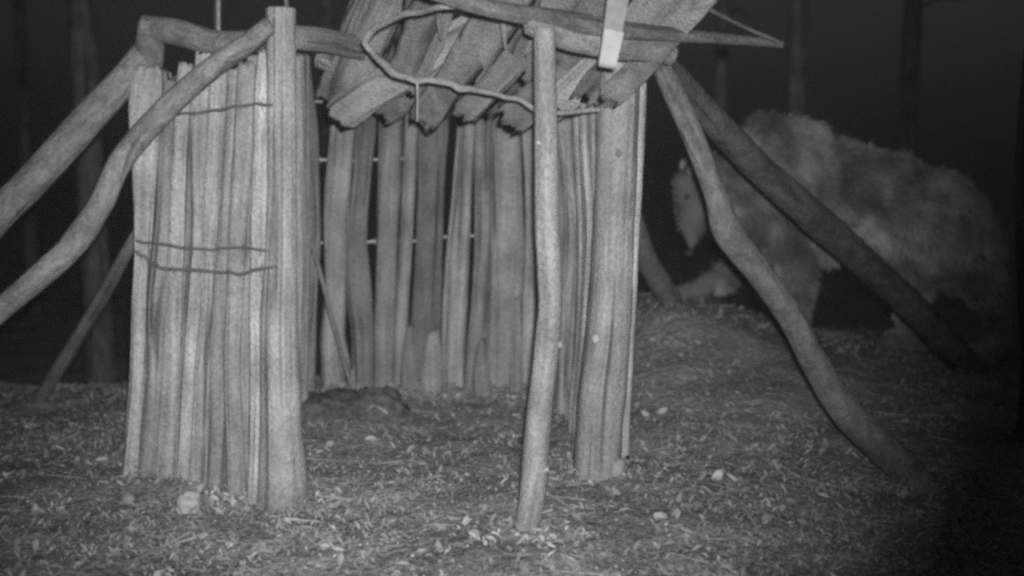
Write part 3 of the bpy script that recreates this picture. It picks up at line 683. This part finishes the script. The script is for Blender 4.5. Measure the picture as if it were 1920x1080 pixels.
    pick = rng.choice(nf, K, p=ar / ar.sum()); c = ctr[pick] + rng.normal(0, .007, (K, 3)); nn = fn[pick]
    headx = P(1350, 0, D).x
    ishead = c[:, 0] < headx
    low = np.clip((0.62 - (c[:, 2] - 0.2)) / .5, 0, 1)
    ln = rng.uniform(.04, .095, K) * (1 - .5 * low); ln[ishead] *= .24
    flow = np.array([.75, -.05, -.65]) + np.zeros((K, 3)); flow[ishead] = [.25, 0, .9]
    flow -= nn * (flow * nn).sum(1)[:, None]; flow /= np.linalg.norm(flow, axis=1)[:, None] + 1e-6
    # clumping
    cl = np.array([[mn.noise(Vector(p) * 9), mn.noise(Vector(p) * 9 + Vector((9, 0, 0))), mn.noise(Vector(p) * 9 + Vector((0, 9, 0)))] for p in c])
    d = nn * .62 + flow * .75 + cl * 1.3 + rng.normal(0, .22, (K, 3)); d /= np.linalg.norm(d, axis=1)[:, None]
    side = np.cross(d, rng.normal(0, 1, (K, 3))); side /= np.linalg.norm(side, axis=1)[:, None] + 1e-6
    wv = rng.uniform(.0014, .0030, K)[:, None]
    wv[ishead] *= .8; c = c - nn * .006
    ey, nz_ = np.array(P(1288, 370, D - .28)), np.array(P(1293, 474, D - .24))
    bare = (np.linalg.norm(c - ey, axis=1) < .022) | (np.linalg.norm(c - nz_, axis=1) < .04); ln[bare] *= .15
    tip = c + d * ln[:, None] + np.array([0, 0, -.18]) * ln[:, None]; mid = c + d * ln[:, None] * .55
    Vv = np.stack([c - side * wv, c + side * wv, mid + side * wv * .8, mid - side * wv * .8, tip], 1).reshape(-1, 3)
    b = np.arange(K)[:, None] * 5
    me = bpy.data.meshes.new('fur')
    F = (b + [0, 1, 2, 3]).tolist() + (b + [3, 2, 4]).tolist()
    me.from_pydata(Vv.tolist(), [], F)
    patch = np.array([mn.noise(Vector(p) * 3.2 + Vector((1.3, 4, 2))) for p in c]) * .7 + .5 * np.array([mn.noise(Vector(p) * 8 + Vector((5, 4, 2))) for p in c]) + .48 + rng.normal(0, .06, K); patch += .65 / (1 + np.exp(-(c[:, 0] - P(1740, 0, D).x) * 6)); patch[ishead] = .10 + (patch[ishead] - .5) * .12  # rump tone lightened to stand in for flash light lost to falloff
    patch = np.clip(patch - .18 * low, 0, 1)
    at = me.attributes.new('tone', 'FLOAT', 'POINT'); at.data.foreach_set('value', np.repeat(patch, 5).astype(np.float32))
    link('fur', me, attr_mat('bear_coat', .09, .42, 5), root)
    # face: eyes, nose, ears
    def blob(name, c, r, sc_, mat, rot=0):
        b2 = bmesh.new(); bmesh.ops.create_icosphere(b2, subdivisions=3, radius=1)
        bmesh.ops.transform(b2, matrix=Matrix.Translation(c) @ Matrix.Rotation(rot, 4, 'Y') @ Matrix.Diagonal((r * sc_[0], r * sc_[1], r * sc_[2], 1)), verts=b2.verts)
        mm = bpy.data.meshes.new(name); b2.to_mesh(mm); b2.free(); return link(name, mm, mat, root)
    dark = plain('dark_skin', .03, .05, 20, .5)
    blob('eye', P(1288, 369, D - .285), .017, (1, .8, 1.0), dark)
    blob('nose', P(1292, 474, D - .245), .026, (1.1, 1, .8), dark)
    blob('ear', P(1303, 316, D - .22), .045, (1, .5, 1.1), plain('ear_skin', .24, .34, 20), .5)
    blob('ear', P(1288, 310, D + .02), .045, (1, .5, 1.1), plain('ear_skin_far', .2, .3, 20), .3)
    return root
build_bear()

# ================================================================ trees behind
crown_me = None
def crown(h):
    global crown_me
    n = 5000; zz = rng.random(n) ** .8; r = (1 - zz) * 1.7 + .15; th = rng.random(n) * 6.283; rr = r * np.sqrt(rng.random(n)) * (0.75 + .25 * np.sin(zz * 60))
    c = np.stack([np.cos(th) * rr, np.sin(th) * rr, zz * 7 - rr * .35], -1)
    d1 = rng.normal(0, 1, (n, 3)); d1 /= np.linalg.norm(d1, axis=1)[:, None]; d2 = np.cross(d1, rng.normal(0, 1, (n, 3))); d2 /= np.linalg.norm(d2, axis=1)[:, None]
    s = rng.uniform(.05, .16, n)[:, None]
    V = np.stack([c - d1 * s, c + d2 * s * .35, c + d1 * s, c - d2 * s * .35], 1).reshape(-1, 3)
    me = bpy.data.meshes.new('crown'); me.from_pydata(V.tolist(), [], (np.arange(n)[:, None] * 4 + [0, 1, 2, 3]).tolist())
    me.materials.append(plain('needles', .04, .08, 3)); crown_me = me; return me
crown(7)
def tree(px, d, wpx, label, lean=0.0, cz=4.2, bend=None, name='tree'):
    b0 = P(px, 500, d); X = b0.x; z0 = tz(X, d); r = M(wpx, b0) / 2
    root = thing(name, label, 'tree', (X, d, z0), 'tree trunks in the dark behind the hut')
    dz = 1.36 - z0
    zs = [-.1, .3, 1.2, 2.4, 4.5, 8.5]
    pts = [Vector((X + lean * (z - dz) + (bend(z) if bend else 0), d, z0 + z)) for z in zs]
    b = Buf(); rad = [r * 1.5, r * 1.12, r, r * .96, r * .8, r * .2]
    sweep(b, pts, rad, rad, n=16, step=.12, rough=.1, ridge=.08, wob=.06)
    link('trunk', b.mesh('trunk'), m_tree, root)
    for k in range(3):
        z = random.uniform(2.9, 4.2); th = random.uniform(0, 6.28); v = Vector((math.cos(th), math.sin(th), .1)) * random.uniform(.4, .9)
        c = Vector((X + lean * (z - dz) + (bend(z) if bend else 0), d, z0 + z)); bb = Buf()
        sweep(bb, [c, c + v * .5 + Vector((0, 0, .05)), c + v + Vector((0, 0, -.05))], [.02, .013, .005], [.02, .013, .005], n=6, wide=(0, 0, 1)); link('branch', bb.mesh('branch'), m_tree, root)
    o = bpy.data.objects.new('crown', crown_me); C.objects.link(o); o.parent = root; o.location = (lean * cz, 0, cz); o.rotation_euler = (0, 0, random.uniform(0, 6))
    return root
tree(176, 9.2, 52, 'thick dim tree trunk at far left behind the leaning brace poles', -.01)
tree(1484, 9.6, 36, 'slim grey tree trunk rising directly behind the shoulder hump of the bear', -.005)
tree(1345, 12.5, 26, 'very faint thin tree trunk between the hut roof and the hump of the bear')
tree(1692, 12.0, 36, 'faint tree trunk standing above the middle of the bear back')
tree(622, 13.0, 26, 'faint thin tree trunk seen in the gap above the left crossbeam')
tree(1936, 5.3, 56, 'dim crooked trunk cut off by the right picture edge', 0, bend=lambda z: .05 * math.sin(z * 2.2 + 1.2))
tree(60, 14.5, 24, 'faintest thin tree trunk at far left edge of the dark')

# ================================================================ haze volume, added to lift the blacks and even out the background
def haze():
    import bmesh
    bm = bmesh.new(); bmesh.ops.create_cube(bm, size=1)
    bmesh.ops.transform(bm, matrix=Matrix.Translation((0, 185, 4)) @ Matrix.Diagonal((520, 450, 20, 1)), verts=bm.verts)
    me = bpy.data.meshes.new('haze'); bm.to_mesh(me); bm.free()
    m = bpy.data.materials.new('glare_haze'); m.use_nodes = True; nt = m.node_tree; nt.nodes.clear()
    out = nt.nodes.new('ShaderNodeOutputMaterial'); v = nt.nodes.new('ShaderNodeVolumePrincipled')
    v.inputs['Color'].default_value = (.96, .96, .96, 1); v.inputs['Density'].default_value = 0.015; v.inputs['Anisotropy'].default_value = 0.97
    nt.links.new(v.outputs[0], out.inputs['Volume'])
    o = bpy.data.objects.new('haze', me); C.objects.link(o); me.materials.append(m); o['kind'] = 'stuff'
haze()
